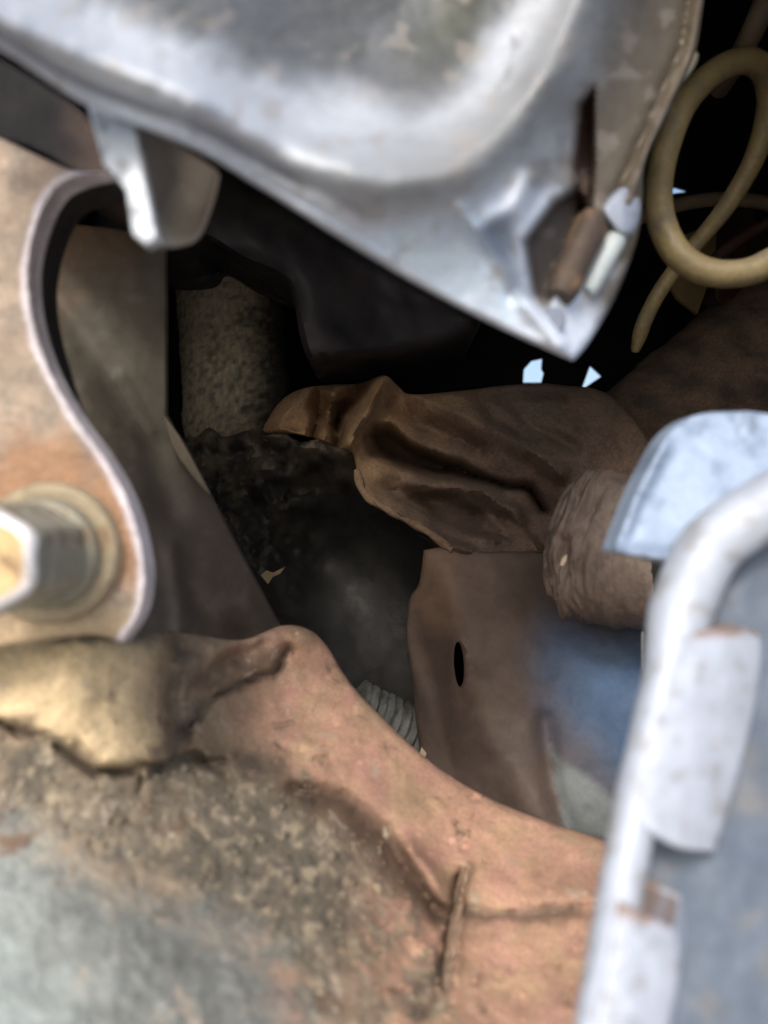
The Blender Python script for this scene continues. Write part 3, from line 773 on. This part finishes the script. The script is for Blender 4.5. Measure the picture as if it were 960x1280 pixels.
def rail_masks(u, v):
    n = fbm(u, v, 40, 81, 5)
    return (n, sstep(-8, 16, sdist(u, v, tan_lump) + 14 * n), sstep(-40, 60, sdist(u, v, smoothz) + 24 * n), sstep(-14, 22, sdist(u, v, rough_p) + 22 * n))
def r_d(u, v):
    n, tl, sz, rg = rail_masks(u, v)
    d = r_base(u, v)
    d = d - .0055 * tl * (1 + .05 * n)
    g, t = dline(u, v, gouge); wdt = 9 + 9 * np.sin(np.pi * np.clip(t + .05, 0, 1)); d = d + .011 * np.exp(-((g + 4 * n) / wdt) ** 2)
    for pl, wdt, am in (([(230, 915), (256, 872), (300, 856), (340, 842), (362, 812)], 6, .008), ([(0, 905), (60, 924), (118, 966), (190, 960), (224, 946), (280, 952)], 6, .007), ([(172, 985), (180, 968), (210, 960), (250, 948), (280, 968)], 5, .006),
                        ([(578, 1092), (566, 1140), (556, 1230)], 7, .012), ([(580, 1138), (650, 1144), (720, 1136), (800, 1150)], 8, .005), ([(222, 800), (210, 870), (226, 930)], 16, .012), ([(330, 800), (300, 822), (260, 840), (240, 876)], 9, .008)):
        g, _ = dline(u + 6 * n, v + 6 * n, pl); d = d + am * np.exp(-(g / wdt) ** 2)
    for pl, wdt, am in (([(510, 1060), (540, 1100), (558, 1126)], 12, .009), ([(585, 1085), (575, 1120), (568, 1220)], 6, .006), ([(270, 812), (340, 800), (380, 800)], 14, .006)):
        g, _ = dline(u, v, pl); d = d - am * np.exp(-(g / wdt) ** 2)
    d = d - rg * (.0015 * fbm(u, v, 46, 91, 4, .5) + .0006 * ridged(u, v, 16, 93, 2))
    d = d - sz * .0008 * fbm(u * .8 + v * .6, (v * .8 - u * .6) * .35, 34, 95, 3)
    d = d - (1 - rg) * (.0013 * fbm(u, v, 80, 97, 3) + .0005 * np.maximum(0, ridged(u, v, 36, 98, 3)) + .0003 * fbm(u, v, 9, 99, 2))
    pit = sstep(.60, .72, perlin(u / 15, v / 15, 99)) * (1 - sz) * (1 - .8 * tl)
    return d + .0022 * pit
def r_c(u, v):
    n, tl, sz, rg = rail_masks(u, v)
    n2 = fbm(u, v, 90, 85, 4)
    c = np.tile(np.array((.48, .295, .21)), (len(u), 1))
    c = lerpc(c, (.45, .305, .20), sstep(-.2, .5, n2))
    c = lerpc(c, (.48, .27, .215), sstep(.1, .6, fbm(u, v, 55, 87, 4)) * .6)
    c = lerpc(c, (.30, .235, .165), sstep(380, 250, u + 40 * n))
    c = lerpc(c, (.20, .17, .125), rg * sstep(520, 380, u + 30 * n))
    c = lerpc(c, (.19, .165, .125), rg * sstep(-.1, .4, n) * .7)
    c = lerpc(c, (.10, .09, .075), rg * np.clip(sstep(.1, .6, fbm(u, v, 70, 189, 4)) + .9 * sstep(150, 50, np.hypot((u - 330) * .8, v - 1090) + 40 * n), 0, 1) * .75)
    c = lerpc(c, (.33, .28, .20), rg * sstep(.2, .5, -fbm(u, v, 18, 88, 3)) * .8)
    c = lerpc(c, (.66, .52, .32), tl * .95)
    c = lerpc(c, (.175, .19, .18), sz * .95)  # grey-green lens haze painted over the lower left, paler below
    c = lerpc(c, (.36, .42, .42), sz * sstep(260, -80, u + (1280 - v) * .5 + 60 * n) * .7)
    for pl, wdt in (([(250, 850), (300, 835), (340, 822)], 20), ([(236, 930), (300, 952), (350, 960)], 18), ([(380, 1005), (440, 1040), (500, 1110)], 16)):
        g, _ = dline(u + 10 * n, v + 10 * n, pl); c = lerpc(c, (.13, .095, .07), np.exp(-(g / wdt) ** 2) * .7)
    g, t = dline(u, v, gouge); c = lerpc(c, (.09, .058, .042), np.exp(-((g + 4 * n) / 19) ** 2) * .95)
    for pl, wdt in (([(230, 915), (256, 872), (300, 856), (340, 842), (362, 812)], 6), ([(0, 905), (60, 924), (118, 966), (190, 960), (224, 946), (280, 952)], 6), ([(578, 1092), (566, 1140), (556, 1230)], 8), ([(580, 1138), (650, 1144), (720, 1136)], 9), ([(225, 812), (212, 870), (226, 905)], 22), ([(310, 955), (345, 958)], 15)):
        g, _ = dline(u + 6 * n, v + 6 * n, pl); c = lerpc(c, (.10, .08, .065), np.exp(-(g / wdt) ** 2) * .75)
    return c
v_, f_, c_ = sheet(r_out, 4.5, r_d, .05, roll=10, roll_d=.007, colf=r_c, skew=(0, -.06))
rail_o = link('rail', v_, f_, M['mud'], rail, c_, angle=70)
# crumbs of mud on the rough band
rng_ = random.Random(5); Vs, Fs, Cs = [], [], []
cu_ = np.array([rng_.uniform(-100, 580) for _ in range(5000)]); cv_ = np.array([rng_.uniform(900, 1330) for _ in range(5000)])
n, tl, sz, rg = rail_masks(cu_, cv_)
dd = r_d(cu_, cv_); cc = r_c(cu_, cv_)
ico = bmesh.new(); bmesh.ops.create_icosphere(ico, subdivisions=2, radius=1); iv = [p.co.copy() for p in ico.verts]; ifc = [tuple(q.index for q in f.verts) for f in ico.faces]; ico.free()
k = 0
for i in range(5000):
    if rng_.random() > rg[i] * (1 - .8 * sz[i]): continue
    k += 1
    if k > 450: break
    r = rng_.uniform(.0005, .0012) * (1 + 1.2 * (rng_.random() > .93)); p = at(cu_[i], cv_[i], dd[i] + r * .2); s = len(Vs)
    sx, sy, sz_ = rng_.uniform(.6, 1.5), rng_.uniform(.6, 1.1), rng_.uniform(.6, 1.3); ro = Matrix.Rotation(rng_.uniform(0, 3), 3, 'Y')
    for q in iv:
        q2 = q * (1 + .22 * math.sin(q.x * 5 + i) * math.cos(q.z * 4 - i)); Vs.append(p + ro @ Vector((q2.x * sx, q2.y * sy, q2.z * sz_)) * r)
        Cs.append(cc[i] * rng_.uniform(.95, 1.0))
    Fs += [tuple(a + s for a in f) for f in ifc]
o = link('mud_crumbs', Vs, Fs, M['mud'], rail, np.array(Cs), angle=180); o['kind'] = 'stuff'
v_, f_, c_ = sheet(spline([(584, 1078), (588, 1092), (577, 1150), (565, 1250), (554, 1262), (560, 1190), (572, 1120)], True, 4), 4, lambda u, v: r_base(u, v) + .0005 - .00022 * (u - 566), .008, roll=4, roll_d=.003, colf=lambda u, v: lerpc(np.tile((.26, .18, .13), (len(u), 1)), (.36, .27, .20), sstep(0, .4, fbm(u, v, 12, 2))))
link('weld_blade', v_, f_, M['mud'], rail, c_)

# ------------------------------------------------------------------ bright cast flange at the right
flange = thing('cast_flange', at(880, 900, .21), 'bright cast aluminium flange with raised ribs at the right edge', 'flange')
# inner wall
fw = lin([(868, 790), (905, 715), (1100, 590), (1380, 480), (1380, 1420), (735, 1420), (775, 1200), (830, 950)], 10)
def fa_c(base, dark=(.22, .20, .18), sc=40, amt=.5, seed=3):
    def f(u, v):
        n = fbm(u, v, sc, seed, 5)
        return lerpc(np.tile(np.array(base), (len(u), 1)), dark, sstep(.15, .65, n) * amt)
    return f
fbase = TPS([(850, 680, .225), (960, 600, .225), (800, 900, .205), (950, 900, .205), (740, 1200, .180), (950, 1200, .178), (720, 1420, .160), (1100, 1420, .16), (1100, 560, .23)])
v_, f_, c_ = sheet(fw, 8, lambda u, v: fbase(u, v) + .016 + .0006 * fbm(u, v, 70, 3, 3), .02, colf=fa_c((.105, .135, .18), (.17, .165, .15), 130, .5))
link('web', v_, f_, M['alu'], flange, c_)
# rounded lip
lipc = spline([(1380, 440), (1200, 520), (1090, 568), (1000, 610), (930, 652), (884, 690), (856, 750), (842, 800), (829, 860), (808, 950), (787, 1050), (766, 1170), (744, 1300), (726, 1420)], False, 8)
lw = 36
lip_path, lip_r = [], []
for i, (a, b) in enumerate(lipc):
    q = float(fbase(np.array([a]), np.array([b]))[0]); px = 40 - 12 * float(sstep(760, 860, b)); r = px * q / F
    lip_path.append(at(a, b, q + r * .8)); lip_r.append(r)
v_, f_ = tube(lip_path, lip_r, 28, lambda t, a: .03 * float(perlin(t * 14, a * 1.5, 6)))
pu = np.array([480 + p.x / p.y * F for p in v_]); pv = np.array([640 - p.z / p.y * F for p in v_])
link('lip', v_, f_, M['alu'], flange, fa_c((.43, .48, .56), (.25, .235, .21), 34, .5, 9)(pu, pv), angle=180)
ribs = ([(846, 786), (846, 786), (900, 787), (945, 792), (945, 792), (953, 812), (944, 880), (920, 980), (893, 1066), (893, 1066), (845, 1060), (806, 1038), (796, 1030), (796, 1030), (812, 930), (832, 850)],
        [(772, 1122), (772, 1122), (800, 1138), (845, 1158), (845, 1158), (851, 1190), (846, 1240), (830, 1330), (818, 1440), (722, 1440), (722, 1440), (742, 1290), (758, 1200)])
lip_curve = lipc
for poly in ribs:
    poly = spline(poly, True, 5)
    def rd(u, v):
        g, _ = dline(u, v, lip_curve)
        return fbase(u, v) - .0014 + .0100 * (g / 105) ** 2 + .0003 * fbm(u, v, 34, 16, 3)
    ytop = min(p[1] for p in poly)
    def rib_c(u, v):
        c = fa_c((.46, .51, .60), (.27, .25, .23), 34, .45, 19)(u, v)
        n = fbm(u, v, 26, 5, 4)
        return lerpc(c, (.26, .16, .10), sstep(13, 2, v - ytop - .28 * np.clip(u - min(p[0] for p in poly), 0, 90) * (ytop > 900) + 7 * n) * .8)  # brown step shadow painted along the rib's top edge
    v_, f_, c_ = sheet(poly, 4.5, rd, .016, roll=5, roll_d=.0025, colf=rib_c, skew=(.0075, 0))
    link('rib', v_, f_, M['alu'], flange, c_, angle=60)
# round cornered ear at the top
ear = spline([(764, 690), (764, 690), (790, 622), (816, 570), (840, 536), (872, 518), (930, 514), (1060, 512), (1370, 400), (1370, 400), (1370, 500), (1060, 640), (960, 690), (860, 712), (860, 712), (810, 700)], True, 5)
ear_base = TPS([(764, 690, .262), (840, 540, .268), (930, 515, .27), (1000, 560, .262), (860, 700, .25), (860, 600, .262)])
def ear_d(u, v):
    d = ear_base(u, v)
    g, _ = dline(u, v, [(770, 688), (796, 622), (830, 556)]); d = d - .004 * np.exp(-(g / 9) ** 2)
    g, _ = dline(u, v, [(774, 690), (860, 700)]); d = d - .005 * np.exp(-(g / 9) ** 2)
    return d + .0006 * fbm(u, v, 50, 26, 3)
v_, f_, c_ = sheet(ear, 5, ear_d, .012, roll=5, roll_d=.002, colf=fa_c((.29, .37, .50), (.14, .20, .29), 46, .6, 29))
link('ear', v_, f_, M['alu'], flange, c_, angle=60)
path = smooth_path([at(803, 790, .40), at(803, 830, .40), at(806, 880, .40)], .006)
v_, f_ = tube(path, .0006, 8)
o = link('wire', v_, f_, M['ribbed'], None, org=path[0]); tag(o, 'hair thin pale wire hanging beside the bright flange, under the sleeve', 'wire')
